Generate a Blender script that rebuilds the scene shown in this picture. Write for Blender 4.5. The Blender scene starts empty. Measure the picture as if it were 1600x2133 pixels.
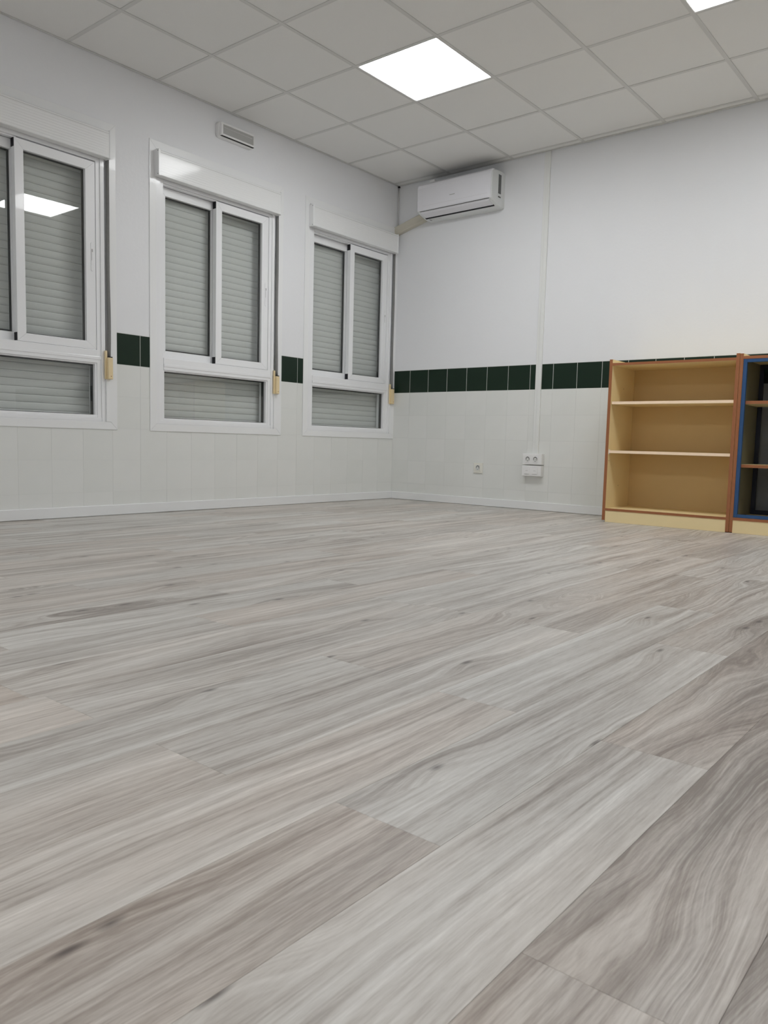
import bpy, bmesh, math, random
from mathutils import Vector, Matrix
random.seed(7)
SC = bpy.context.scene
COL = SC.collection

# ------------------------------------------------------------------ camera
CAM = Vector((4.4805, -5.5430, 0.4996))
RIGHT = Vector((0.77578437, 0.6304688, 0.02583979))
UP = Vector((-0.07982695, 0.05743975, 0.99515242))
FWD = Vector((-0.62592832, 0.77408641, -0.09488927))
cd = bpy.data.cameras.new('camera')
cam = bpy.data.objects.new('camera', cd)
COL.objects.link(cam)
m = Matrix(((RIGHT.x, UP.x, -FWD.x, CAM.x), (RIGHT.y, UP.y, -FWD.y, CAM.y), (RIGHT.z, UP.z, -FWD.z, CAM.z), (0, 0, 0, 1)))
cam.matrix_world = m
cd.sensor_fit = 'HORIZONTAL'
cd.sensor_width = 36.0
cd.lens = 1628.97 / 1600 * 36.0
cd.shift_x = -13.09 / 1600
cd.shift_y = 12.18 / 1600
cd.clip_start = 0.02
cd.dof.use_dof = True
cd.dof.focus_distance = 5.0
cd.dof.aperture_fstop = 22.0
SC.camera = cam

# ------------------------------------------------------------------ world, exposure
w = bpy.data.worlds.new('world')
SC.world = w
w.use_nodes = True
w.node_tree.nodes['Background'].inputs[0].default_value = (0.02, 0.025, 0.035, 1)
w.node_tree.nodes['Background'].inputs[1].default_value = 0.3
SC.view_settings.view_transform = 'Standard'
SC.view_settings.look = 'None'
SC.view_settings.gamma = 1
SC.view_settings.use_curve_mapping = False
SC.view_settings.exposure = 0.0
LIGHT_STRENGTH = 19.6
SC.cycles.max_bounces = 14
SC.cycles.diffuse_bounces = 8
SC.cycles.transparent_max_bounces = 16

H = 2.7465            # ceiling height
RX, RY = 7.1, -7.9    # room extent
GX0, GY0, GP = 0.5587, -0.0776, 0.6   # ceiling grid

# ------------------------------------------------------------------ materials
def srgb(r, g, b):
    f = lambda c: (c / 255) / 12.92 if c <= 10 else ((c / 255 + 0.055) / 1.055) ** 2.4
    return (f(r), f(g), f(b), 1)

def new_mat(name):
    mt = bpy.data.materials.new(name)
    mt.use_nodes = True
    nt = mt.node_tree
    return mt, nt, nt.nodes['Principled BSDF'], nt.links.new

def mat(name, col, rough=0.5, metal=0.0, vary=0.04, nscale=6.0, bump=0.0, bscale=120.0, coat=0.0, spec=0.5):
    """plain painted / plastic surface: faint colour mottling and fine relief"""
    mt, nt, p, L = new_mat(name)
    tc = nt.nodes.new('ShaderNodeTexCoord')
    nz = nt.nodes.new('ShaderNodeTexNoise'); nz.inputs['Scale'].default_value = nscale; nz.inputs['Detail'].default_value = 4
    L(tc.outputs['Object'], nz.inputs['Vector'])
    mx = nt.nodes.new('ShaderNodeMix'); mx.data_type = 'RGBA'
    mx.inputs[6].default_value = tuple(c * (1 - vary) for c in col[:3]) + (1,)
    mx.inputs[7].default_value = tuple(min(1, c * (1 + vary)) for c in col[:3]) + (1,)
    L(nz.outputs['Fac'], mx.inputs[0]); L(mx.outputs[2], p.inputs['Base Color'])
    p.inputs['Roughness'].default_value = rough
    p.inputs['Metallic'].default_value = metal
    p.inputs['Specular IOR Level'].default_value = spec
    p.inputs['Coat Weight'].default_value = coat
    if bump:
        n2 = nt.nodes.new('ShaderNodeTexNoise'); n2.inputs['Scale'].default_value = bscale; n2.inputs['Detail'].default_value = 3
        L(tc.outputs['Object'], n2.inputs['Vector'])
        b = nt.nodes.new('ShaderNodeBump'); b.inputs['Strength'].default_value = bump; b.inputs['Distance'].default_value = 0.002
        L(n2.outputs['Fac'], b.inputs['Height']); L(b.outputs['Normal'], p.inputs['Normal'])
    return mt

M = {}
M['plaster'] = mat('plaster', (0.80, 0.81, 0.83, 1), 0.55, vary=0.015, nscale=2.5, bump=0.35, bscale=45)
M['grout'] = mat('grout', (0.66, 0.67, 0.65, 1), 0.7, vary=0.03, nscale=30)
M['ceiling'] = mat('ceiling_board', (0.82, 0.82, 0.81, 1), 0.9, vary=0.012, nscale=3, bump=0.25, bscale=260)
M['grid'] = mat('grid_metal', (0.66, 0.66, 0.65, 1), 0.5, vary=0.02)
M['alu'] = mat('white_aluminium', (0.86, 0.87, 0.885, 1), 0.25, vary=0.01, coat=0.3)
M['gloss_trim'] = mat('painted_trim', (0.83, 0.84, 0.845, 1), 0.3, vary=0.01, coat=0.2)
M['slat'] = mat('shutter_slat', (0.74, 0.75, 0.735, 1), 0.45, vary=0.03, nscale=9)
M['strap'] = mat('grey_strap', (0.22, 0.22, 0.215, 1), 0.8, vary=0.1, nscale=60)
M['black'] = mat('black_felt', (0.006, 0.006, 0.009, 1), 0.8)
M['underlay'] = mat('grey_underlay', (0.30, 0.29, 0.27, 1), 0.8)
M['dark'] = mat('dark_gap', (0.03, 0.03, 0.03, 1), 0.8)
M['cream_plastic'] = mat('cream_plastic', srgb(228, 208, 166), 0.4, vary=0.02)
M['beige'] = mat('beige_duct', (0.60, 0.57, 0.48, 1), 0.45, vary=0.05, nscale=8)
M['ac'] = mat('ac_plastic', (0.80, 0.80, 0.84, 1), 0.3, vary=0.01, coat=0.1)
M['ac_body'] = mat('ac_body_plastic', (0.74, 0.76, 0.76, 1), 0.38, vary=0.01)
M['white_plastic'] = mat('white_plastic', (0.82, 0.82, 0.82, 1), 0.35, vary=0.01)
M['ivory'] = mat('ivory_plastic', (0.78, 0.77, 0.70, 1), 0.35, vary=0.01)
M['trunking'] = mat('white_trunking', (0.79, 0.80, 0.785, 1), 0.4, vary=0.01)
M['grey_socket'] = mat('socket_grey', (0.42, 0.42, 0.41, 1), 0.45)
M['well'] = mat('socket_well_shade_grey', (0.2, 0.2, 0.195, 1), 0.5)
M['lamp_lens'] = mat('lamp_lens', (0.42, 0.42, 0.41, 1), 0.25, vary=0.05, nscale=40)
M['label_grey'] = mat('label_grey', (0.12, 0.125, 0.125, 1), 0.5, vary=0.35, nscale=70)
M['ink'] = mat('ink_grey', (0.10, 0.10, 0.10, 1), 0.5)
M['green'] = mat('green_tile_glaze', srgb(20, 40, 27), 0.32, vary=0.12, nscale=4, spec=0.3)
M['base'] = mat('baseboard_white', (0.80, 0.81, 0.815, 1), 0.35, vary=0.01)
M['edge'] = mat('brown_edge_band', srgb(152, 94, 56), 0.5, vary=0.06, nscale=12)
M['cream'] = mat('cream_laminate', srgb(233, 213, 164), 0.45, vary=0.035, nscale=5, bump=0.05)
M['backpanel'] = mat('tan_hardboard', srgb(208, 180, 126), 0.5, vary=0.05, nscale=4)
M['raw_edge'] = mat('pale_shelf_edge', srgb(252, 226, 196), 0.5, vary=0.03, nscale=20)
M['blue'] = mat('blue_frame', srgb(30, 72, 118), 0.4, vary=0.06, nscale=10)
M['blue_shaded'] = mat('blue_frame_shaded', srgb(16, 20, 40), 0.5, vary=0.05)  # rear frame's blue with its deep shade put into the colour

def tile_mat():
    """old glazed tile painted over off-white, slight tone per tile"""
    mt, nt, p, L = new_mat('painted_wall_tile')
    oi = nt.nodes.new('ShaderNodeObjectInfo')
    tc = nt.nodes.new('ShaderNodeTexCoord')
    nz = nt.nodes.new('ShaderNodeTexNoise'); nz.inputs['Scale'].default_value = 5
    L(tc.outputs['Object'], nz.inputs['Vector'])
    ad = nt.nodes.new('ShaderNodeMath'); ad.operation = 'MULTIPLY_ADD'; ad.inputs[1].default_value = 0.4
    L(oi.outputs['Random'], ad.inputs[0]); L(nz.outputs['Fac'], ad.inputs[2])
    cr = nt.nodes.new('ShaderNodeValToRGB')
    cr.color_ramp.elements[0].position = 0.2; cr.color_ramp.elements[0].color = (0.72, 0.735, 0.71, 1)
    cr.color_ramp.elements[1].position = 1.1; cr.color_ramp.elements[1].color = (0.765, 0.775, 0.755, 1)
    L(ad.outputs[0], cr.inputs[0]); L(cr.outputs[0], p.inputs['Base Color'])
    p.inputs['Roughness'].default_value = 0.42
    n2 = nt.nodes.new('ShaderNodeTexNoise'); n2.inputs['Scale'].default_value = 14
    L(tc.outputs['Object'], n2.inputs['Vector'])
    b = nt.nodes.new('ShaderNodeBump'); b.inputs['Strength'].default_value = 0.12; b.inputs['Distance'].default_value = 0.002
    L(n2.outputs['Fac'], b.inputs['Height']); L(b.outputs['Normal'], p.inputs['Normal'])
    return mt
M['tile'] = tile_mat()

def glass_mat(name, tint, refl=1.5):
    mt, nt, p, L = new_mat(name)
    nt.nodes.remove(p)
    out = nt.nodes['Material Output']
    tr = nt.nodes.new('ShaderNodeBsdfTransparent'); tr.inputs[0].default_value = tint
    gl = nt.nodes.new('ShaderNodeBsdfGlossy'); gl.inputs['Roughness'].default_value = 0.0
    fr = nt.nodes.new('ShaderNodeFresnel'); fr.inputs['IOR'].default_value = refl
    mx = nt.nodes.new('ShaderNodeMixShader')
    ge = nt.nodes.new('ShaderNodeNewGeometry')
    sb = nt.nodes.new('ShaderNodeMath'); sb.operation = 'SUBTRACT'; sb.inputs[0].default_value = 1.0; L(ge.outputs['Backfacing'], sb.inputs[1])
    ml = nt.nodes.new('ShaderNodeMath'); ml.operation = 'MULTIPLY'; L(fr.outputs[0], ml.inputs[0]); L(sb.outputs[0], ml.inputs[1])
    L(ml.outputs[0], mx.inputs[0]); L(tr.outputs[0], mx.inputs[1]); L(gl.outputs[0], mx.inputs[2])
    L(mx.outputs[0], out.inputs['Surface'])
    return mt
M['glass'] = glass_mat('window_glass', (0.93, 0.94, 0.935, 1), 1.75)
M['smoke'] = glass_mat('smoked_acrylic', (0.72, 0.73, 0.75, 1), 1.4)
M['olive'] = mat('olive_laminate', srgb(112, 108, 84), 0.5, vary=0.05)

def ribbed_mat():
    mt, nt, p, L = new_mat('ribbed_box_white')
    p.inputs['Base Color'].default_value = (0.82, 0.83, 0.83, 1); p.inputs['Roughness'].default_value = 0.3
    p.inputs['Coat Weight'].default_value = 0.35; p.inputs['Coat Roughness'].default_value = 0.08
    tc = nt.nodes.new('ShaderNodeTexCoord')
    wv = nt.nodes.new('ShaderNodeTexWave'); wv.bands_direction = 'Z'; wv.inputs['Scale'].default_value = 21; wv.inputs['Distortion'].default_value = 0.6
    wv.inputs['Detail Scale'].default_value = 0.5
    L(tc.outputs['Object'], wv.inputs['Vector'])
    b = nt.nodes.new('ShaderNodeBump'); b.inputs['Strength'].default_value = 0.3; b.inputs['Distance'].default_value = 0.002
    L(wv.outputs['Fac'], b.inputs['Height']); L(b.outputs['Normal'], p.inputs['Normal'])
    return mt
M['ribbed'] = ribbed_mat()

def emit_mat():
    mt, nt, p, L = new_mat('led_diffuser')
    nt.nodes.remove(p)
    e = nt.nodes.new('ShaderNodeEmission'); e.inputs[0].default_value = (0.975, 0.99, 1.0, 1); e.inputs[1].default_value = LIGHT_STRENGTH
    L(e.outputs[0], nt.nodes['Material Output'].inputs['Surface'])
    return mt
M['led'] = emit_mat()

def wood_mat():
    """grey oak laminate plank. Object colour carries per-plank values: R tone, G seed, B warmth, A figure strength"""
    mt, nt, p, L = new_mat('grey_oak_laminate')
    N = nt.nodes.new
    def math_(op, a, b=None, c=None):
        n = N('ShaderNodeMath'); n.operation = op
        for i, v in enumerate((a, b, c)):
            if v is None: continue
            if isinstance(v, (int, float)): n.inputs[i].default_value = v
            else: L(v, n.inputs[i])
        return n.outputs[0]
    oi = N('ShaderNodeObjectInfo'); sc = N('ShaderNodeSeparateColor'); L(oi.outputs['Color'], sc.inputs[0])
    tone, seed, warm, fig = sc.outputs[0], sc.outputs[1], sc.outputs[2], oi.outputs['Alpha']
    tc = N('ShaderNodeTexCoord'); sx = N('ShaderNodeSeparateXYZ'); L(tc.outputs['Object'], sx.inputs[0])
    X, Y = sx.outputs[0], sx.outputs[1]
    def noise(kx, ky, kz, detail=3, rough=0.5, dist=0.0):
        cx = N('ShaderNodeCombineXYZ')
        L(math_('MULTIPLY', X, kx), cx.inputs[0]); L(math_('MULTIPLY', Y, ky), cx.inputs[1]); L(math_('MULTIPLY_ADD', seed, 97.0, kz), cx.inputs[2])
        n = N('ShaderNodeTexNoise'); n.inputs['Scale'].default_value = 1; n.inputs['Detail'].default_value = detail
        n.inputs['Roughness'].default_value = rough; n.inputs['Distortion'].default_value = dist
        L(cx.outputs[0], n.inputs['Vector'])
        return n.outputs['Fac']
    # sparse knots (2D cells), they also bend the grain around them
    kx = N('ShaderNodeCombineXYZ')
    L(math_('MULTIPLY_ADD', seed, 61.0, math_('MULTIPLY', X, 7.0)), kx.inputs[0]); L(math_('MULTIPLY_ADD', seed, 37.0, math_('MULTIPLY', Y, 2.4)), kx.inputs[1])
    vo = N('ShaderNodeTexVoronoi'); vo.voronoi_dimensions = '2D'; vo.inputs['Scale'].default_value = 1.0
    L(kx.outputs[0], vo.inputs['Vector'])
    cs = N('ShaderNodeSeparateColor'); L(vo.outputs['Color'], cs.inputs[0])
    pick = math_('GREATER_THAN', cs.outputs[0], 0.70)
    dist = vo.outputs['Distance']
    bend = N('ShaderNodeMapRange'); bend.interpolation_type = 'SMOOTHSTEP'; bend.inputs['From Min'].default_value = 0.0; bend.inputs['From Max'].default_value = 0.42
    bend.inputs['To Min'].default_value = 1.0; bend.inputs['To Max'].default_value = 0.0
    L(dist, bend.inputs['Value'])
    bendv = math_('MULTIPLY', bend.outputs[0], pick)
    # growth lines: across-plank position warped by low, elongated noise, then sampled in irregular lines
    warp = noise(4.5, 1.3, 3.0, 1.5, 0.4, 0.1)
    warp2 = noise(16.0, 5.0, 9.0, 2, 0.5, 0.0)
    rx = math_('ADD', X, math_('MULTIPLY', math_('SUBTRACT', warp, 0.5), math_('MULTIPLY_ADD', fig, 0.42, 0.03)))
    rx = math_('ADD', rx, math_('MULTIPLY', math_('SUBTRACT', warp2, 0.5), math_('MULTIPLY_ADD', fig, 0.035, 0.004)))
    rx = math_('MULTIPLY_ADD', bendv, 0.030, rx)
    def lines(k, ky, kz, detail, rough=0.55):
        cx = N('ShaderNodeCombineXYZ')
        L(math_('MULTIPLY', rx, k), cx.inputs[0]); L(math_('MULTIPLY', Y, ky), cx.inputs[1]); L(math_('MULTIPLY_ADD', seed, 97.0, kz), cx.inputs[2])
        n = N('ShaderNodeTexNoise'); n.inputs['Scale'].default_value = 1; n.inputs['Detail'].default_value = detail; n.inputs['Roughness'].default_value = rough
        L(cx.outputs[0], n.inputs['Vector'])
        return n.outputs['Fac']
    broad = lines(22.0, 0.9, 5.0, 2)       # wide pale / dark bands
    ring = lines(95.0, 1.2, 13.0, 3, 0.6)     # growth lines
    ring2 = lines(270.0, 2.6, 23.0, 3, 0.65)
    fine = noise(300.0, 26.0, 31.0, 4, 0.7)   # pores
    tick = noise(130.0, 13.0, 51.0, 3, 0.6)    # brushed ticks
    blotch = noise(7.0, 1.5, 41.0, 2, 0.5)
    v = math_('MULTIPLY', math_('SUBTRACT', broad, 0.5), 1.15)
    v = math_('MULTIPLY_ADD', math_('SUBTRACT', ring, 0.5), math_('MULTIPLY_ADD', fig, 0.40, 0.75), v)
    v = math_('MULTIPLY_ADD', math_('SUBTRACT', ring2, 0.5), math_('MULTIPLY_ADD', fig, 0.45, 0.6), v)
    v = math_('MULTIPLY_ADD', math_('SUBTRACT', fine, 0.5), 0.55, v)
    v = math_('MULTIPLY_ADD', math_('SUBTRACT', tick, 0.5), 0.45, v)
    v = math_('MULTIPLY_ADD', math_('SUBTRACT', blotch, 0.5), 0.45, v)
    v = math_('MULTIPLY_ADD', math_('SUBTRACT', tone, 0.5), 0.5, v)
    v = math_('MULTIPLY_ADD', bendv, -0.10, v)
    v = math_('ADD', v, 0.5)
    cr = N('ShaderNodeValToRGB'); e = cr.color_ramp.elements
    e[0].position = 0.0; e[0].color = srgb(132, 125, 119)
    e[1].position = 1.0; e[1].color = srgb(222, 222, 218)
    for pos, c in ((0.3, srgb(165, 160, 154)), (0.55, srgb(190, 188, 183)), (0.8, srgb(206, 205, 201))):
        k = e.new(pos); k.color = c
    L(v, cr.inputs[0])
    wt = N('ShaderNodeMix'); wt.data_type = 'RGBA'; wt.blend_type = 'MULTIPLY'
    L(math_('MINIMUM', math_('MULTIPLY', math_('MULTIPLY', blotch, warm), 1.8), 1.0), wt.inputs[0])
    L(cr.outputs[0], wt.inputs[6]); wt.inputs[7].default_value = (1.0, 0.915, 0.865, 1)
    kn = N('ShaderNodeMapRange'); kn.inputs['From Min'].default_value = 0.015; kn.inputs['From Max'].default_value = 0.065
    kn.inputs['To Min'].default_value = 0.8; kn.inputs['To Max'].default_value = 0.0
    L(math_('ADD', dist, math_('MULTIPLY', math_('SUBTRACT', ring, 0.5), 0.08)), kn.inputs['Value'])
    km = math_('MULTIPLY', kn.outputs[0], pick)
    kc = N('ShaderNodeMix'); kc.data_type = 'RGBA'
    L(km, kc.inputs[0]); L(wt.outputs[2], kc.inputs[6]); kc.inputs[7].default_value = srgb(82, 74, 72)
    L(kc.outputs[2], p.inputs['Base Color'])
    rr = N('ShaderNodeMapRange'); rr.inputs['To Min'].default_value = 0.34; rr.inputs['To Max'].default_value = 0.48
    L(fine, rr.inputs['Value']); L(rr.outputs[0], p.inputs['Roughness'])
    p.inputs['Specular IOR Level'].default_value = 0.5
    b = N('ShaderNodeBump'); b.inputs['Strength'].default_value = 0.18; b.inputs['Distance'].default_value = 0.0006
    L(fine, b.inputs['Height']); L(b.outputs['Normal'], p.inputs['Normal'])
    return mt
M['wood'] = wood_mat()

# ------------------------------------------------------------------ mesh helpers
def link(name, me, parent=None, loc=None):
    o = bpy.data.objects.new(name, me)
    COL.objects.link(o)
    if parent is not None: o.parent = parent
    if loc is not None: o.location = loc
    return o

def tag(o, label=None, cat=None, group=None, kind=None):
    if label: o['label'] = label
    if cat: o['category'] = cat
    if group: o['group'] = group
    if kind: o['kind'] = kind
    return o

def empty(name, loc=(0, 0, 0), parent=None):
    o = bpy.data.objects.new(name, None)
    o.empty_display_size = 0.05
    COL.objects.link(o); o.location = loc
    if parent is not None: o.parent = parent
    return o

class MB:
    def __init__(s): s.v = []; s.f = []; s.mi = []; s.sm = []
    def poly(s, pts, faces, mi=0, smooth=False):
        n = len(s.v); s.v += [tuple(p) for p in pts]
        for f in faces: s.f.append(tuple(n + i for i in f)); s.mi.append(mi); s.sm.append(smooth)
    def box(s, x0, x1, y0, y1, z0, z1, mi=0):
        s.poly([(x0, y0, z0), (x1, y0, z0), (x1, y1, z0), (x0, y1, z0), (x0, y0, z1), (x1, y0, z1), (x1, y1, z1), (x0, y1, z1)],
               [(0, 3, 2, 1), (4, 5, 6, 7), (0, 1, 5, 4), (1, 2, 6, 5), (2, 3, 7, 6), (3, 0, 4, 7)], mi)
        return s
    def cbox(s, x0, x1, y0, y1, z0, z1, c=0.002, face='x1', mi=0):
        """box with chamfered edges round one face"""
        lo = [x0, y0, z0]; hi = [x1, y1, z1]
        ax = 'xyz'.index(face[0]); pos = face[1] == '1'
        a, b = [i for i in range(3) if i != ax]
        d = hi[ax] if pos else lo[ax]; back = lo[ax] if pos else hi[ax]
        mid = d - c if pos else d + c
        rings = []
        for dist, ins in ((back, 0), (mid, 0), (d, c)):
            r = []
            for sa, sb in ((0, 0), (1, 0), (1, 1), (0, 1)):
                p = [0, 0, 0]; p[ax] = dist
                p[a] = (lo[a] + ins) if sa == 0 else (hi[a] - ins)
                p[b] = (lo[b] + ins) if sb == 0 else (hi[b] - ins)
                r.append(tuple(p))
            rings.append(r)
        fs = [(3, 2, 1, 0), (8, 9, 10, 11)]
        for k in (0, 4):
            for i in range(4): fs.append((k + i, k + (i + 1) % 4, k + 4 + (i + 1) % 4, k + 4 + i))
        s.poly(rings[0] + rings[1] + rings[2], fs, mi)
        return s
    def ring(s, y0, y1, z0, z1, l, r, b, t, x0, x1, mi=0):
        """mitred rectangular frame facing +x"""
        O = [(y0, z0), (y1, z0), (y1, z1), (y0, z1)]
        I = [(y0 + l, z0 + b), (y1 - r, z0 + b), (y1 - r, z1 - t), (y0 + l, z1 - t)]
        for k in range(4):
            q = [O[k], O[(k + 1) % 4], I[(k + 1) % 4], I[k]]
            s.poly([(x0, *p) for p in q] + [(x1, *p) for p in q],
                   [(0, 1, 2, 3), (4, 5, 6, 7), (0, 1, 5, 4), (1, 2, 6, 5), (2, 3, 7, 6), (3, 0, 4, 7)], mi)
        return s
    def loft(s, rings, mi=0, cap=True, smooth=False):
        n = len(s.v); k = len(rings[0])
        for r in rings: s.v += [tuple(p) for p in r]
        for a in range(len(rings) - 1):
            for i in range(k):
                s.f.append((n + a * k + i, n + a * k + (i + 1) % k, n + (a + 1) * k + (i + 1) % k, n + (a + 1) * k + i)); s.mi.append(mi); s.sm.append(smooth)
        if cap:
            s.f.append(tuple(n + i for i in reversed(range(k)))); s.mi.append(mi); s.sm.append(False)
            s.f.append(tuple(n + (len(rings) - 1) * k + i for i in range(k))); s.mi.append(mi); s.sm.append(False)
        return s
    def cyl(s, c, axis, r, h, seg=20, mi=0):
        ax = 'xyz'.index(axis); rings = []
        for t in (0, h):
            rr = []
            for i in range(seg):
                a = 2 * math.pi * i / seg; p = [0, 0, 0]
                o = [j for j in range(3) if j != ax]
                p[ax] = c[ax] + t; p[o[0]] = c[o[0]] + r * math.cos(a); p[o[1]] = c[o[1]] + r * math.sin(a)
                rr.append(p)
            rings.append(rr)
        return s.loft(rings, mi)
    def build(s, name, mats, parent=None, loc=None, bevel=0.0, seg=2):
        me = bpy.data.meshes.new(name)
        me.from_pydata(s.v, [], s.f)
        if not isinstance(mats, (list, tuple)): mats = [mats]
        for mt in mats: me.materials.append(mt)
        for i, p in enumerate(me.polygons): p.material_index = s.mi[i]; p.use_smooth = s.sm[i]
        bm = bmesh.new(); bm.from_mesh(me)
        bmesh.ops.recalc_face_normals(bm, faces=bm.faces)
        bm.to_mesh(me); bm.free(); me.update()
        o = link(name, me, parent, loc)
        if bevel:
            md = o.modifiers.new('bevel', 'BEVEL'); md.width = bevel; md.segments = seg; md.limit_method = 'ANGLE'
        return o

# ================================================================== ROOM SHELL
W0 = [-3.930, -2.534, -1.144]       # near edge (y) of each window surround
UO0, UO1, ZO0, ZO1 = 0.035, 1.122, 0.57, 2.36   # wall opening inside the surround
ZT = 1.147                          # top of the tiled dado
ROWS = [(0.949, 1.1455), (0.749, 0.949), (0.549, 0.749), (0.349, 0.549), (0.149, 0.349), (0.0, 0.149)]

wl = MB()
edges = [RY]
for y in W0: edges += [y + UO0, y + UO1]
edges.append(0.0)
TB = -0.0009                        # grout bed sits just behind the tile faces
for a, b in zip(edges[0::2], edges[1::2]):
    wl.box(-0.26, 0, a, b, ZT, 3.1, 0)
    wl.box(-0.26, TB, a, b, 0, ZT, 1)
for y in W0:
    wl.box(-0.26, 0, y + UO0, y + UO1, ZO1, 3.1, 0)
    wl.box(-0.26, TB, y + UO0, y + UO1, 0, ZO0, 1)
wall_left = tag(wl.build('wall_left', [M['plaster'], M['grout']]), kind='structure')
wb = MB()
wb.box(-0.26, RX + .26, 0, 0.26, ZT, 3.1, 0); wb.box(-0.26, RX + .26, -TB, 0.26, 0, ZT, 1)
wall_back = tag(wb.build('wall_back', [M['plaster'], M['grout']]), kind='structure')
tag(MB().box(RX, RX + .2, RY, 0, 0, 3.1).build('wall_right', M['plaster']), kind='structure')
tag(MB().box(-0.26, RX + .26, RY - .2, RY, 0, 3.1).build('wall_front', M['plaster']), kind='structure')

tile_cache = {}
def tile_mesh(wd, ht, wall, mt):
    k = (round(wd, 4), round(ht, 4), wall, mt.name)
    if k not in tile_cache:
        b = MB()
        if wall == 'L': b.cbox(-0.007, 0, 0, wd, 0, ht, 0.0003, 'x1')
        else: b.cbox(0, wd, 0, 0.007, 0, ht, 0.0003, 'y0')
        o = b.build('tile', mt); tile_cache[k] = o.data
        bpy.data.objects.remove(o)
    return tile_cache[k]
GW, GG = 0.0008, 0.0018   # half grout: painted rows, green row
rnd = random.Random(3)
def jit(): return rnd.uniform(-0.0003, 0.0003)
# left wall: joints at multiples of 0.2 from the corner
n_part_l = 21
for r, (z0, z1) in enumerate(ROWS):
    mt = M['green'] if r == 0 else M['tile']; g = GG if r == 0 else 0.0004
    for k in range(n_part_l):
        y1, y0 = -0.003 - .2 * k, -0.003 - .2 * (k + 1)
        if k == 0: y1 = 0.0
        spans = [(y0 + g, y1 - g)]
        if z1 > ZO0 + 0.01:
            for wy in W0:
                a, b = wy + UO0, wy + UO1
                ns = []
                for s0, s1 in spans:
                    if s1 <= a or s0 >= b: ns.append((s0, s1)); continue
                    if s0 < a: ns.append((s0, a))
                    if s1 > b: ns.append((b, s1))
                spans = ns
        for s0, s1 in spans:
            if s1 - s0 < 0.01: continue
            link('tile', tile_mesh(s1 - s0, z1 - z0 - 2 * g, 'L', mt), wall_left, (jit() if r else 0, s0, z0 + g))
rest = MB()
yy = -0.003 - .2 * n_part_l
while yy > RY:
    for r, (z0, z1) in enumerate(ROWS):
        rest.box(-0.007, 0, max(RY, yy - .2) + GW, yy - GW, z0 + GW, z1 - GW, 1 if r == 0 else 0)
    yy -= .2
tag(rest.build('tile_run', [M['tile'], M['green']], wall_left), kind='stuff')
# back wall: joints at -0.018 + 0.2 k
n_part_b = 20
for r, (z0, z1) in enumerate(ROWS):
    mt = M['green'] if r == 0 else M['tile']; g = GG if r == 0 else GW
    for k in range(n_part_b):
        x0, x1 = max(0.0, -0.018 + .2 * k), -0.018 + .2 * (k + 1)
        link('tile', tile_mesh(x1 - x0 - 2 * g, z1 - z0 - 2 * g, 'B', mt), wall_back, (x0 + g, jit() if r else 0, z0 + g))
rest = MB(); xx = -0.018 + .2 * n_part_b
while xx < RX:
    for r, (z0, z1) in enumerate(ROWS):
        rest.box(xx + GW, min(RX, xx + .2) - GW, 0, 0.007, z0 + GW, z1 - GW, 1 if r == 0 else 0)
    xx += .2
tag(rest.build('tile_run', [M['tile'], M['green']], wall_back), kind='stuff')

# baseboards
BH = 0.066
tag(MB().cbox(0.0005, 0.013, RY, 0, 0.0015, BH, 0.003, 'x1').build('baseboard_left', M['base']), kind='structure')
tag(MB().cbox(0.013, RX, -0.013, -0.0005, 0.0015, BH, 0.003, 'y0').build('baseboard_back', M['base']), kind='structure')

# ------------------------------------------------------------------ floor planks
PW, PL = 0.18, 1.22
floor = tag(MB().box(-0.26, RX + .26, RY - .2, 0.26, -0.12, -0.0010).build('floor', M['underlay']), kind='structure')
def plank_obj(x, y0, y1, parent, props, name='plank'):
    x0, x1 = max(0.0, x), min(RX, x + PW)
    y0, y1 = max(RY, y0), min(0.0, y1)
    key = (round(x1 - x0, 3), round(y1 - y0, 3))
    if key not in plank_cache:
        b = MB().cbox(0, x1 - x0 - .0004, 0, y1 - y0 - .0004, -0.0009, 0, 0.0003, 'z1')
        o = b.build(name, M['wood']); plank_cache[key] = o.data; bpy.data.objects.remove(o)
    o = link(name, plank_cache[key], parent, (x0 + .0002, y0 + .0002, 0))
    o.color = props
    return o
plank_cache = {}
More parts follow.
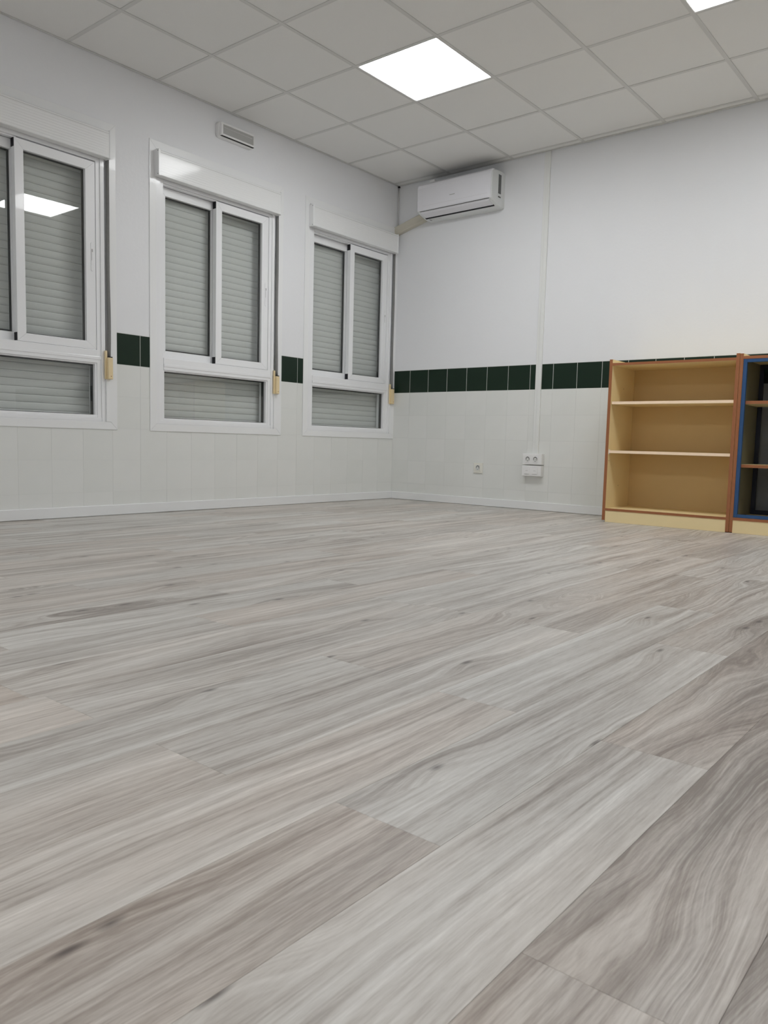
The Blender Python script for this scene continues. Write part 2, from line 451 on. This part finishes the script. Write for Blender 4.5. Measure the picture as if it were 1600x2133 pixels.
# measured end joints (y) per plank column; column c spans x = -0.01 + 0.18 c
JOINT = {17: -3.60, 18: -3.023, 19: -4.815, 20: -3.05, 21: -3.55, 22: -4.295, 23: -4.885, 24: -3.70, 16: -4.845, 15: -2.98}
SPECIAL = {}
prnd = random.Random(11)
cols = int(math.ceil((RX + .01) / PW))
stuff_rest = MB()
for c in range(cols):
    x = -0.01 + PW * c
    j = JOINT.get(c, -(prnd.random() * PL) - .3)
    y = j
    while y < PL: y += PL
    y -= PL
    # planks downwards from the wall
    tops = [0.0]; t = j
    while t < 0: t += PL
    t -= PL
    while t > RY: tops.append(t); t -= PL
    tops.append(RY)
    for a, b in zip(tops[:-1], tops[1:]):
        if a - b < .02: continue
        tone = prnd.choice([.5, .53, .56, .47, .5, .58, .42, .4])
        warm = .12 + prnd.random() * .7
        fig = prnd.choice([0, .05, .1, .1, .2, .3, .55])
        # planks that stand out in the photograph
        if c == 21 and a < -4.7: tone, warm, fig = .22, .8, .15
        if c == 23 and a > -4.9 and b < -4.2: tone, warm, fig = .10, .7, .55
        if c == 24 and a > -4.95 and b < -3.9: tone, warm, fig = .12, .6, .6
        if c == 22 and a > -4.35 and b < -3.2 and a < -2.9: tone, warm, fig = .25, .7, .6
        if c == 22 and a < -4.2: tone, warm, fig = .56, .45, .05
        if c == 20 and a < -3.0 and a > -3.2: tone, warm, fig = .66, .15, .05
        if c == 21 and a > -3.6 and a < -3.5: tone, warm, fig = .64, .2, .05
        if c == 16 and a < -4.7: tone, warm = .25, .9
        if c == 23 and a < -4.8: tone, warm, fig = .3, .8, .1
        if x < 4.6 and b < 0:
            pass
        fl = c < 27 and a > -5.8
        if fl:
            o = plank_obj(x, b, a, floor, (tone, prnd.random(), warm, fig))
        else:
            x0, x1 = max(0, x), min(RX, x + PW)
            stuff_rest.box(x0 + .0003, x1 - .0003, b + .0003, a - .0003, -0.0009, 0)
o = tag(stuff_rest.build('plank_run', M['wood'], floor), kind='stuff')
o.color = (.5, .3, .5, .1)

# ------------------------------------------------------------------ ceiling: grid + tiles + lights
ceiling = tag(MB().box(-0.26, RX + .26, RY - .2, 0.26, 3.1, 3.3).build('ceiling', M['dark']), kind='structure')
bars = MB
nx = int((RX - GX0) / GP) + 1; ny = int((GY0 - RY) / GP) + 1
for i in range(nx):
    x = GX0 + GP * i
    MB().box(x - .012, x + .012, RY + .02, -.02, H, H + .0015).box(x - .0015, x + .0015, RY + .02, -.02, H + .0015, H + .03).build('grid_bar', M['grid'], ceiling)
for j in range(ny):
    y = GY0 - GP * j
    MB().box(.02, RX - .02, y - .012, y + .012, H + .0006, H + .0021).box(.02, RX - .02, y - .0015, y + .0015, H + .0021, H + .03).build('grid_bar', M['grid'], ceiling)
LT = [(1, 2), (4, 2), (7, 2), (1, 10), (4, 10), (7, 10)]   # (i, j) cells carrying an LED panel
xs = [0.004] + [GX0 + GP * i for i in range(nx)] + [RX - .004]
ys = [-0.004] + [GY0 - GP * j for j in range(ny)] + [RY + .004]
ct_cache = {}
trnd = random.Random(5)
for i in range(len(xs) - 1):
    for j in range(len(ys) - 1):
        x0, x1, y1, y0 = xs[i], xs[i + 1], ys[j], ys[j + 1]
        if (i - 1, j - 1) in LT: continue
        if x1 - x0 < .03 or y1 - y0 < .03: continue
        k = (round(x1 - x0, 3), round(y1 - y0, 3))
        if k not in ct_cache:
            b = MB().cbox(.004, x1 - x0 - .004, .004, y1 - y0 - .004, 0, .015, 0.001, 'z0')
            o = b.build('ceiling_tile', M['ceiling']); ct_cache[k] = o.data; bpy.data.objects.remove(o)
        link('ceiling_tile', ct_cache[k], ceiling, (x0, y0, H + .0025 + trnd.uniform(0, .0008)))
# wall angle
MB().box(.0035, .022, RY, 0, H - .0005, H + .001).build('wall_angle', M['grid'], ceiling)
MB().box(0.022, RX, -.022, -.0035, H - .0005, H + .001).build('wall_angle', M['grid'], ceiling)
MB().box(0.022, RX, RY, RY + .022, H - .0005, H + .001).build('wall_angle', M['grid'], ceiling)
MB().box(RX - .022, RX - .001, RY, 0, H - .0005, H + .001).build('wall_angle', M['grid'], ceiling)

LL = {(1, 2): 'square lit LED panel seen whole in the ceiling, nearer the windows', (4, 2): 'square lit LED ceiling panel cut off by the top edge of the photo'}
for (i, j) in LT:
    x0 = GX0 + GP * i; y1 = GY0 - GP * j
    root = empty('ceiling_light', (x0 + .3, y1 - .3, H))
    tag(root, LL.get((i, j), 'square LED ceiling panel outside the frame of the photo'), 'ceiling light', 'LED panels in the ceiling')
    f = MB()
    for sx in (-1, 1):
        f.box(min(sx * .297, sx * .285), max(sx * .297, sx * .285), -.297, .297, .0022, .014)
        f.box(-.285, .285, min(sx * .297, sx * .285), max(sx * .297, sx * .285), .0022, .014)
    f.build('frame', M['white_plastic'], root)
    MB().box(-.285, .285, -.285, .285, .006, .012).build('diffuser', M['led'], root)

# ================================================================== WINDOWS
WL = ['window_1', 'window_2', 'window_3']
slat_mesh = None
def window(idx, y0):
    global slat_mesh
    A = M['alu']
    b = MB()
    # surround flange, mitred, lying on the wall
    b.ring(0, 1.158, .54, 2.385, .050, .046, .048, .05, 0.0005, .005)
    root = b.build(WL[idx], M['gloss_trim'], None, (0, y0, 0), bevel=.0015)
    tag(root, kind='structure')
    # fixed aluminium frame
    f = MB()
    f.box(-.095, .006, .050, .088, .588, 2.20); f.box(-.095, -.001, .088, .113, .588, 2.20)           # left jamb, stepped
    f.box(-.095, .006, 1.058, 1.083, .588, 2.20); f.box(-.095, -.001, 1.031, 1.058, .588, 2.20)       # right jamb
    f.box(-.095, .001, .113, 1.031, 2.142, 2.20)                                                    # head
    f.box(-.09, .002, .113, 1.031, .945, 1.024); f.box(-.01, .005, .113, 1.056, .966, .984)          # transom with drip ridge
    f.box(-.095, .004, .088, 1.058, .588, .612); f.box(-.095, -.002, .113, 1.031, .612, .628)         # bottom rail
    f.box(-.03, -.005, .113, .122, .628, .945); f.box(-.03, -.005, 1.018, 1.031, .628, .945); f.box(-.03, -.005, .122, 1.018, .936, .945)  # glazing beads
    f.box(-.040, -.012, .113, .560, 2.134, 2.142)                                                   # upper track rib
    f.build('window_frame', A, root, (-.009, 0, 0), bevel=.0012)
    MB().box(-.028, -.022, .12, 1.02, .627, .937).build('pane', M['glass'], root, (-.009, 0, 0))
    # back sash (left) and front sash (right)
    s = MB().ring(.104, .60, 1.026, 2.136, .059, .055, .050, .056, -.086, -.050)
    sb = s.build('sliding_sash', A, root, (-.009, 0, 0), bevel=.0015)
    MB().box(-.072, -.066, .155, .552, 1.07, 2.085).build('pane', M['glass'], sb)
    s = MB().ring(.545, 1.029, 1.026, 2.136, .051, .062, .047, .055, -.043, -.004)
    sf = s.build('sliding_sash', A, root, (-.009, 0, 0), bevel=.0015)
    MB().box(-.026, -.020, .59, .972, 1.07, 2.085).build('pane', M['glass'], sf)
    for za, zb in ((2.088, 2.134), (1.028, 1.073)): MB().box(-.040, -.008, .5425, .5455, za, zb).build('brush_seal', M['black'], sf)
    MB().ring(.163, .545, 1.082, 2.080, .007, .007, .006, .006, -.086, -.0725).build('gasket_shade', M['dark'], sb)  # rubber ring whose dark colour also paints the shade at the glass edge
    MB().ring(.596, .967, 1.073, 2.081, .007, .007, .006, .006, -.041, -.0265).build('gasket_shade', M['dark'], sf)
    MB().ring(.122, 1.018, .628, .936, .006, .007, .004, .006, -.050, -.0285).build('gasket_shade', M['dark'], root, (-.009, 0, 0))  # lower ring: shade inside the jamb is put into its dark colour too
    # latch: rounded plate with a finger slot
    lt = MB(); P = []
    for k in range(16):
        a = 2 * math.pi * k / 16
        P.append((1.006 + .010 * math.cos(a), (1.652 if math.sin(a) > 0 else 1.502) + .010 * math.sin(a)))
    lt.loft([[(-.0045, p[0], p[1]) for p in P], [(-.0015, p[0], p[1]) for p in P], [(-.0008, 1.006 + (p[0] - 1.006) * .8, p[1]) for p in P]])
    lt.box(-.001, -.0002, 1.001, 1.012, 1.53, 1.62)
    la = lt.build('latch', A, sf)
    MB().box(-.0012, 0.0004, 1.001, 1.009, 1.605, 1.622).box(-.0012, 0.0004, 1.001, 1.003, 1.555, 1.605).build('latch_slot', M['grey_socket'], sf)
    # roller shutter: guides + slats
    g = MB()
    for u in (.046, 1.064):
        g.box(-.150, -.144, u, u + .026, .6, 2.18); g.box(-.112, -.106, u, u + .026, .6, 2.18)
        g.box(-.150, -.106, (u if u < .5 else u + .022), (u + .004 if u < .5 else u + .026), .6, 2.18)
    rs = g.build('roller_shutter', M['alu'], root, (.002, 0, 0))
    if slat_mesh is None:
        prof = [(-.136, 0), (-.1235, .0010), (-.1205, .010), (-.1195, .022), (-.1200, .036), (-.1222, .0440), (-.136, .0448)]
        o = MB().loft([[(x, .052, z) for x, z in prof], [(x, 1.085, z) for x, z in prof]], smooth=False).build('slat', M['slat'])
        slat_mesh = o.data; bpy.data.objects.remove(o)
    z = .598
    while z < 2.20:
        link('slat', slat_mesh, rs, (0, 0, z)); z += .0450
    # shutter box
    bx = MB(); bx.cbox(.0005, .050, .050, 1.092, 2.163, 2.318, .003, 'x1')
    bb = bx.build('shutter_box', M['ribbed'], root)
    MB().cbox(.0005, .053, .036, .052, 2.160, 2.323, .002, 'x1').build('end_cap', M['gloss_trim'], bb)
    MB().cbox(.0005, .053, 1.088, 1.096, 2.160, 2.323, .002, 'x1').build('end_cap', M['gloss_trim'], bb)
    MB().box(.0005, .0506, .052, 1.088, 2.304, 2.3055).build('lid_seam', M['grey_socket'], bb)
    for za in (2.312, 2.170): MB().cyl((.045, .0352, za), 'y', .003, .002, 10).build('screw', M['dark'], bb)
    # strap channel, strap, winder
    MB().box(-.150, -.040, 1.083, 1.122, .588, 2.36).build('strap_channel', M['gloss_trim'], root)
    st = MB(); R_ = []
    for k in range(28):
        t = k / 27; zz = .985 + t * (2.17 - .985)
        bow = .004 * math.sin(t * 9 + idx) * (1 - t) ; tw = .5 + .5 * math.sin(t * 3.0 + .6)
        cx, cy = .004 + .004 * (1 - t), 1.1005 + bow
        dx, dy = .009 * math.cos(tw), .0075 * math.sin(tw) + .003
        R_.append([(cx - dx, cy - dy, zz), (cx + dx, cy + dy, zz), (cx + dx + .0008, cy + dy - .001, zz), (cx - dx + .0008, cy - dy - .001, zz)])
    st.loft(R_, smooth=True); st.build('shutter_strap', M['strap'], root)
    MB().box(-.03, .007, 1.083, 1.112, .588, .86).build('channel_cover', M['gloss_trim'], root)
    wn = MB(); wn.box(.003, .016, 1.072, 1.085, .850, 1.024)
    wn.cbox(.003, .034, 1.081, 1.114, .850, .982, .003, 'x1')
    wi = wn.build('strap_winder', M['cream_plastic'], root, bevel=.0015)
    MB().cyl((.0335, 1.100, .868), 'x', .003, .0012, 10).build('screw', M['edge'], wi)
    MB().box(.006, .030, 1.087, 1.112, .982, .988).build('strap_slot', M['black'], wi)
    return root
for i, y in enumerate(W0): window(i, y)

# ================================================================== AIR CONDITIONER
def ac_unit():
    x0, x1 = .360, 1.084
    prof = [(0, 2.655), (-.06, 2.660), (-.140, 2.654), (-.178, 2.644), (-.192, 2.630), (-.196, 2.600), (-.196, 2.440), (-.190, 2.424),
            (-.175, 2.412), (-.140, 2.400), (-.10, 2.389), (-.05, 2.381), (0, 2.379)]
    c = (-.09, 2.52)
    def sh(k): return [(c[0] + (y - c[0]) * k if y < -.001 else 0, c[1] + (z - c[1]) * k) for y, z in prof]
    root = empty('air_conditioner', (.722, 0, 2.379))
    tag(root, 'white wall-mounted split air conditioner under the ceiling by the corner', 'air conditioner')
    b = MB()
    secs = [(x0, .93), (x0 + .004, .97), (x0 + .012, 1.0), (x1 - .012, 1.0), (x1 - .004, .975), (x1, .94)]
    b.loft([[(x - .722, y - .0005, z - 2.379) for y, z in sh(k)] for x, k in secs])
    b.build('casing', M['ac_body'], root)
    # front panel: curved shell proud of the casing
    fp = [(-.150, 2.655), (-.180, 2.647), (-.197, 2.632), (-.2035, 2.605), (-.2035, 2.47), (-.2025, 2.436), (-.197, 2.426), (-.190, 2.430), (-.190, 2.62), (-.176, 2.637), (-.150, 2.645)]
    b = MB(); b.loft([[(x - .722, y, z - 2.379) for y, z in fp] for x in (x0 + .005, x1 - .006)])
    fpo = b.build('front_panel', M['ac'], root, bevel=.003)
    MB().box(.426 - .722, 1.052 - .722, -.2038, -.2030, 2.4615 - 2.379, 2.463 - 2.379).build('panel_groove', M['grid'], fpo)
    # logo: small grey mark
    lg = MB()
    for k in range(5):
        xa = .690 + k * .0105 - .722
        lg.box(xa, xa + .0092, -.2040, -.2030, 2.5065 - 2.379, 2.512 - 2.379)
    tag(lg.build('badge', M['grey_socket'], fpo), kind='stuff')
    ig = MB()  # top grille, out of view, added in black to deepen the ceiling shade
    for k in range(17):
        ig.box(x0 + .03 - .722, x1 - .03 - .722, -.135 + k * .0078, -.1322 + k * .0078, 2.6565 - 2.379, 2.664 - 2.379)
    ig.box(x0 + .03 - .722, x1 - .03 - .722, -.137, -.002, 2.656 - 2.379, 2.6605 - 2.379)
    for k in range(12):
        xa = x0 + .03 + k * (x1 - x0 - .06) / 11
        ig.box(xa - .0015 - .722, xa + .0015 - .722, -.137, -.002, 2.6605 - 2.379, 2.6645 - 2.379)
    tag(ig.build('added_intake_grille', M['black'], root), kind='stuff')
    # air flap between two dark lines
    fl = [(-.1905, 2.4215), (-.1775, 2.4095), (-.142, 2.3975), (-.118, 2.3905), (-.118, 2.396), (-.142, 2.403), (-.175, 2.416), (-.186, 2.426)]
    b = MB(); b.loft([[(x - .722, y, z - 2.379) for y, z in fl] for x in (x0 + .035, x1 - .030)])
    b.build('air_flap', M['ac'], root)
    MB().box(x0 + .03 - .722, x1 - .026 - .722, -.196, -.188, 2.4225 - 2.379, 2.4245 - 2.379).build('flap_seam', M['ink'], root)
    b = MB(); b.loft([[(x - .722, -.119, 2.3885 - 2.379), (x - .722, -.104, 2.3845 - 2.379), (x - .722, -.104, 2.39 - 2.379), (x - .722, -.119, 2.394 - 2.379)] for x in (x0 + .030, x1 - .026)])
    b.build('air_outlet', M['black'], root)
    # printed mark on the underside: dark triangle and faint text-like dashes
    def under(x, t):  # t 0..1 across the lip below the outlet
        return (x - .722, -.098 + t * .045, (2.3885 - t * .0078) - 2.379 - .0012)
    b = MB(); P = [under(.405, .25), under(.409, .75), under(.424, .75)]
    b.poly(P + [(p[0], p[1], p[2] + .002) for p in P], [(0, 1, 2), (5, 4, 3), (0, 1, 4, 3), (1, 2, 5, 4), (2, 0, 3, 5)])
    b.build('warning_mark', M['ink'], root)
    b = MB()
    for xa, xb in ((.430, .452), (.460, .485), (.492, .520)):
        P = [under(xa, .42), under(xb, .42), under(xb, .66), under(xa, .66)]
        b.poly(P + [(p[0], p[1], p[2] + .002) for p in P], [(0, 1, 2, 3), (7, 6, 5, 4), (0, 1, 5, 4), (1, 2, 6, 5), (2, 3, 7, 6), (3, 0, 4, 7)])
    b.build('printed_line', M['grid'], root)
    # rating labels on the right end
    MB().box(x1 - .002 - .722, x1 + .0006 - .722, -.099, -.058, 2.480 - 2.379, 2.625 - 2.379).build('rating_label', M['label_grey'], root)
    MB().box(x1 - .002 - .722, x1 + .0008 - .722, -.099, -.058, 2.480 - 2.379, 2.487 - 2.379).build('label_bar', M['ink'], root)
    MB().box(x1 - .002 - .722, x1 + .0006 - .722, -.098, -.060, 2.450 - 2.379, 2.460 - 2.379).build('label_bar', M['ink'], root)
    MB().box(x1 - .002 - .722, x1 + .001 - .722, -.040, -.010, 2.395 - 2.379, 2.432 - 2.379).build('pipe_knockout', M['ac_body'], root, bevel=.001)
    MB().box(.462 - .722, .512 - .722, -.17, -.13, 2.654 - 2.379, 2.672 - 2.379).build('panel_clip', M['white_plastic'], root, bevel=.003)
ac_unit()

# pipe cover sloping from the corner to the unit
def pipe_cover():
    a = Vector((.003, 0, 2.358)); b_ = Vector((.345, 0, 2.4435))
    d = (b_ - a).normalized(); n = Vector((-d.z, 0, d.x))
    prof = [(-.036, -.001), (-.036, -.040), (-.028, -.047), (.028, -.047), (.036, -.040), (.036, -.001)]
    rings = []
    for p in (a, b_): rings.append([p + n * u + Vector((0, v, 0)) - Vector((.19, 0, 2.40)) for u, v in prof])
    o = MB().loft(rings).build('pipe_cover', M['beige'], None, (.19, 0, 2.40), bevel=.002)
    tag(o, 'beige pipe duct sloping from the corner up to the air conditioner', 'pipe cover')
    rim = [a - d * .0, a + d * .006]
    MB().loft([[p + n * u * 1.08 + Vector((0, v * 1.08, 0)) - Vector((.19, 0, 2.40)) for u, v in prof] for p in rim]).build('end_rim', M['beige'], o)
    MB().box(.003 - .19, .011 - .19, -.030, -.004, 2.300 - 2.40, 2.322 - 2.40).build('sealant', M['dark'], o)
pipe_cover()
cb = MB(); cb.loft([[(.0075 + .0045 * math.cos(a * math.pi / 5) + off, -.0075 + .0045 * math.sin(a * math.pi / 5), z) for a in range(10)] for z, off in ((0, 0), (.12, .0006), (.22, -.0004), (.341, 0))], smooth=True)
o = cb.build('corner_cable', M['grid'], None, (0, 0, 2.397)); tag(o, 'thin grey cable running up the room corner to the ceiling', 'cable')
MB().box(.002, .017, -.017, -.002, .335, .3485).build('cable_hole', M['black'], o)

# emergency light above the windows
def emergency():
    y0, y1, z0, z1 = -2.008, -1.692, 2.553, 2.655
    cy, cz = (y0 + y1) / 2, (z0 + z1) / 2
    root = empty('emergency_light', (0, cy, cz))
    tag(root, 'white oblong emergency light on the wall above the middle window', 'emergency light')
    def rr(hw, hh, r, x):
        P = []
        for cx, cz_, a0 in ((hw - r, hh - r, 0), (-hw + r, hh - r, 90), (-hw + r, -hh + r, 180), (hw - r, -hh + r, 270)):
            for k in range(6):
                a = math.radians(a0 + 18 * k); P.append((x, cx + r * math.cos(a), cz_ + r * math.sin(a)))
        return P
    hw, hh = (y1 - y0) / 2, (z1 - z0) / 2
    MB().loft([rr(hw, hh, .022, .0005), rr(hw, hh, .022, .026), rr(hw - .004, hh - .004, .018, .032)]).build('housing', M['white_plastic'], root)
    MB().loft([rr(hw - .013, hh - .010, .012, .030), rr(hw - .015, hh - .012, .012, .044), rr(hw - .019, hh - .016, .010, .047)]).build('lens', M['lamp_lens'], root)
    f = MB().ring(-hw + .010, hw - .010, -hh + .007, hh - .007, .016, .010, .014, .013, .031, .050)
    f.build('bezel', M['white_plastic'], root, bevel=.002)
    MB().box(.046, .0480, -hw + .035, hw - .03, .012, .0135).build('lens_rib', M['white_plastic'], root)
    MB().box(.030, .0500, -hw + .014, hw - .014, -hh + .0062, -hh + .0073).build('shadow_gap', M['dark'], root)
emergency()

# ------------------------------------------------------------------ trunking and sockets on the back wall
t1 = MB().cbox(-.0145, .0145, -.014, -.0005, 0, H - .447, .002, 'y0').box(-.0012, .0012, -.0146, -.013, 0, H - .447).build('cable_trunking', M['trunking'], None, (1.4715, 0, .445))
tag(t1, 'white cable trunking from ceiling down to the double socket, deeper right one', 'trunking', 'cable trunking on the back wall')
t2 = MB().cbox(-.0115, .0115, -.008, -.0005, 0, H - .447, .002, 'y0').build('cable_trunking', M['trunking'], None, (1.4445, 0, .445))
tag(t2, 'flat white cable trunking, shallower left one of the pair above the double socket', 'trunking', 'cable trunking on the back wall')

def schuko(parent, cx, cz, y, r=.0195):
    """round socket: rim ring, flat disc with the recess shade in its colour, two holes, earth clips"""
    k = 24; ring = []
    P = lambda rad, yy: [(cx + rad * math.cos(2 * math.pi * i / k), yy, cz + rad * math.sin(2 * math.pi * i / k)) for i in range(k)]
    b = MB(); b.loft([P(r + .002, y), P(r + .002, y - .0022), P(r, y - .0022), P(r - .002, y)], cap=False, smooth=True)
    o = b.build('socket_rim', M['white_plastic'], parent)
    MB().loft([P(r, y), P(r, y - .0006)]).build('socket_well_shade', M['well'], parent)  # flat disc, coloured dark to stand in for the shade of the recess
    MB().cyl((cx, y - .0012, cz - .0035), 'y', r * .68, .0008, 20).build('socket_face', M['trunking'], parent)  # set low so the dark disc reads as shade along the top
    for dx in (-.0075, .0075): MB().cyl((cx + dx, y - .0022, cz - .001), 'y', .0030, .001, 10).build('pin_hole', M['black'], parent)
    for za in (cz + r - .008, cz - r + .002): MB().box(cx - .003, cx + .003, y - .0018, y - .0008, za, za + .006).build('earth_clip', M['ink'], parent)

s1 = empty('wall_socket', (.931, 0, .313))
tag(s1, 'single ivory wall socket in the tiles left of the double socket boxes', 'socket')
MB().cbox(-.043, .043, -.010, -.0008, -.042, .042, .003, 'y0').build('cover_plate', M['ivory'], s1)
MB().cbox(-.026, .026, -.012, -.009, -.028, .028, .001, 'y0').build('insert', M['ivory'], s1)
schuko(s1, 0, .004, -.0122)
s2 = empty('socket_box', (1.452, 0, .403))
tag(s2, 'upper white surface box with two round power sockets', 'socket')
MB().cbox(-.085, .085, -.042, -.0008, -.0425, .0425, .003, 'y0').build('housing', M['white_plastic'], s2)
for dx in (-.038, .030): 
    MB().cbox(dx - .026, dx + .026, -.0435, -.041, -.030, .028, .001, 'y0').build('insert', M['white_plastic'], s2)
    schuko(s2, dx, .002, -.0437)
    MB().box(dx - .016, dx + .016, -.0442, -.0434, -.0275, -.0262).build('printed_line', M['grey_socket'], s2)
s3 = empty('data_box', (1.451, 0, .311))
tag(s3, 'lower white surface box with two square data outlets', 'socket')
MB().cbox(-.086, .085, -.042, -.0008, -.0415, .0425, .003, 'y0').build('housing', M['white_plastic'], s3)
for dx in (-.040, .030):
    MB().cbox(dx - .025, dx + .025, -.0445, -.041, -.024, .026, .0015, 'y0').build('outlet_cover', M['white_plastic'], s3)
    MB().box(dx - .008, dx + .006, -.0449, -.0443, .001, .003).box(dx - .009, dx - .007, -.0449, -.0443, -.001, .003).box(dx + .005, dx + .007, -.0449, -.0443, -.001, .003).build('icon', M['grey_socket'], s3)
    MB().box(dx - .022, dx + .018, -.0442, -.0416, -.0275, -.0258).build('printed_line', M['grey_socket'], s3)

# ================================================================== BOOKCASES
YF, YB = -.450, -.050
def bookcase_cream(x0=2.237, x1=3.072):
    root = empty('bookcase', ((x0 + x1) / 2, (YF + YB) / 2, 0))
    tag(root, 'empty cream bookcase with brown edging and two shelves, against the tiled wall', 'bookcase')
    ox, oy = (x0 + x1) / 2, (YF + YB) / 2
    def B(name, mt, *bx, par=root, bev=0.0):
        b = MB()
        for q in bx: b.box(q[0] - ox, q[1] - ox, q[2] - oy, q[3] - oy, q[4], q[5])
        return b.build(name, mt, par, bevel=bev)
    for s, (a, c, zb) in enumerate(((x0, x0 + .0205, .012), (x1 - .0205, x1, .004))):
        sp = B('side_panel', M['cream'], (a, c, YF + .0015, YB, zb, 1.1015))
        B('edge_band', M['edge'], (a, c, YF - .0005, YF + .0015, zb, 1.1015), par=sp)
    tb = B('top_board', M['cream'], (x0 + .0205, x1 - .0205, YF + .0015, YB, 1.0605, 1.077))
    B('edge_band', M['edge'], (x0 + .0205, x1 - .0205, YF - .0003, YF + .0015, 1.0605, 1.077), par=tb)
    bt = B('bottom_board', M['cream'], (x0 + .0205, x1 - .0205, YF + .0015, YB, .079, .095))
    B('edge_band', M['edge'], (x0 + .0205, x1 - .0205, YF - .0003, YF + .0015, .079, .095), par=bt)
    B('back_panel', M['backpanel'], (x0 + .0205, x1 - .0205, YB - .012, YB - .006, .095, 1.0605))
    B('plinth', M['cream'], (x0 + .0215, x1 - .0205, YF + .002, YF + .018, .0008, .079))
    for zz, xa in ((.802, x0 + .024), (.472, x0 + .023)):
        sh = B('shelf', M['cream'], (xa, x1 - .0225, YF + .012, YB - .013, zz, zz + .018))
        B('edge_band', M['raw_edge'], (xa, x1 - .0225, YF + .010, YF + .012, zz, zz + .018), par=sh)
    B('shelf_bracket', M['white_plastic'], (x0 + .0205, x0 + .0235, YF + .006, YF + .03, .464, .497), bev=.001)
    for yy, zz in ((-.244, .918), (-.254, .246), (-.430, .420)):
        MB().cyl((x0 + .0203 - ox, yy - oy, zz), 'x', .0028, .0007, 10).build('pin_hole', M['dark'], root)
    MB().box(x1 - .02 - ox, x1 - .001 - ox, YF + .003 - oy, YF + .03 - oy, 0, .004).build('foot_pad', M['black'], root)
    return root
bookcase_cream()

def bookcase_blue(x0=3.0745, x1=3.910):
    ox, oy = (x0 + x1) / 2, (YF + YB) / 2
    root = empty('bookcase', (ox, oy, 0))
    tag(root, 'bookcase with blue inner frame and brown edging, cut off by the photo edge', 'bookcase')
    def B(name, mt, *bx, par=root, bev=0.0):
        b = MB()
        for q in bx: b.box(q[0] - ox, q[1] - ox, q[2] - oy, q[3] - oy, q[4], q[5])
        return b.build(name, mt, par, bevel=bev)
    for a, c in ((x0, x0 + .019), (x1 - .019, x1)):
        sp = B('side_panel', M['cream'], (a, c, YF + .0015, YB, .004, 1.099))
        B('inner_lining', M['olive'], ((c, c + .0006) if a == x0 else (a - .0006, a)) + (YF + .021, YB - .021, .0975, 1.0655), par=sp)
        B('edge_band', M['edge'], (a, c, YF - .0005, YF + .0015, .004, 1.099), par=sp)
    tb = B('top_board', M['cream'], (x0 + .019, x1 - .019, YF + .0015, YB, 1.066, 1.083))
    B('edge_band', M['edge'], (x0 + .019, x1 - .019, YF - .0003, YF + .0015, 1.066, 1.083), par=tb)
    bt = B('bottom_board', M['cream'], (x0 + .019, x1 - .019, YF + .0015, YB, .080, .097))
    B('edge_band', M['edge'], (x0 + .019, x1 - .019, YF - .0003, YF + .0015, .080, .097), par=bt)
    B('plinth', M['cream'], (x0 + .019, x1 - .019, YF + .002, YF + .018, .0008, .080))
    xi0, xi1 = x0 + .0195, x1 - .0195
    def fr(name, ya, yb, z0, z1, wd, mt, top):
        b = MB()
        b.box(xi0 - ox, xi0 + wd - ox, ya - oy, yb - oy, z0, z1); b.box(xi1 - wd - ox, xi1 - ox, ya - oy, yb - oy, z0, z1)
        b.box(xi0 + wd - ox, xi1 - wd - ox, ya - oy, yb - oy, z1 - top, z1); b.box(xi0 + wd - ox, xi1 - wd - ox, ya - oy, yb - oy, z0, z0 + top)
        return b.build(name, mt, root, bevel=.001)
    fr('front_frame', YF + .001, YF + .020, .0975, 1.0655, .022, M['blue'], .020)
    bf = fr('rear_frame', YB - .02, YB - .002, .0975, 1.0655, .026, M['blue_shaded'], .028)
    B('rear_pane', M['smoke'], (xi0 + .02, xi1 - .02, YB - .013, YB - .010, .12, 1.04), par=bf)
    for zz in (.795, .407):
        sh = B('shelf', M['cream'], (xi0 + .001, xi1 - .001, YF + .024, YB - .022, zz, zz + .019))
        B('edge_band', M['edge'], (xi0 + .001, xi1 - .001, YF + .022, YF + .024, zz, zz + .019), par=sh)
    for yy, zz in ((-.269, .910), (-.279, .200)):
        MB().cyl((x0 + .0194 - ox, yy - oy, zz), 'x', .0028, .0007, 10).build('pin_hole', M['dark'], root)
    for xa in (x0 + .001, x1 - .018): MB().box(xa - ox, xa + .017 - ox, YF + .003 - oy, YF + .03 - oy, 0, .004).build('foot_pad', M['black'], root)
    return root
bookcase_blue()
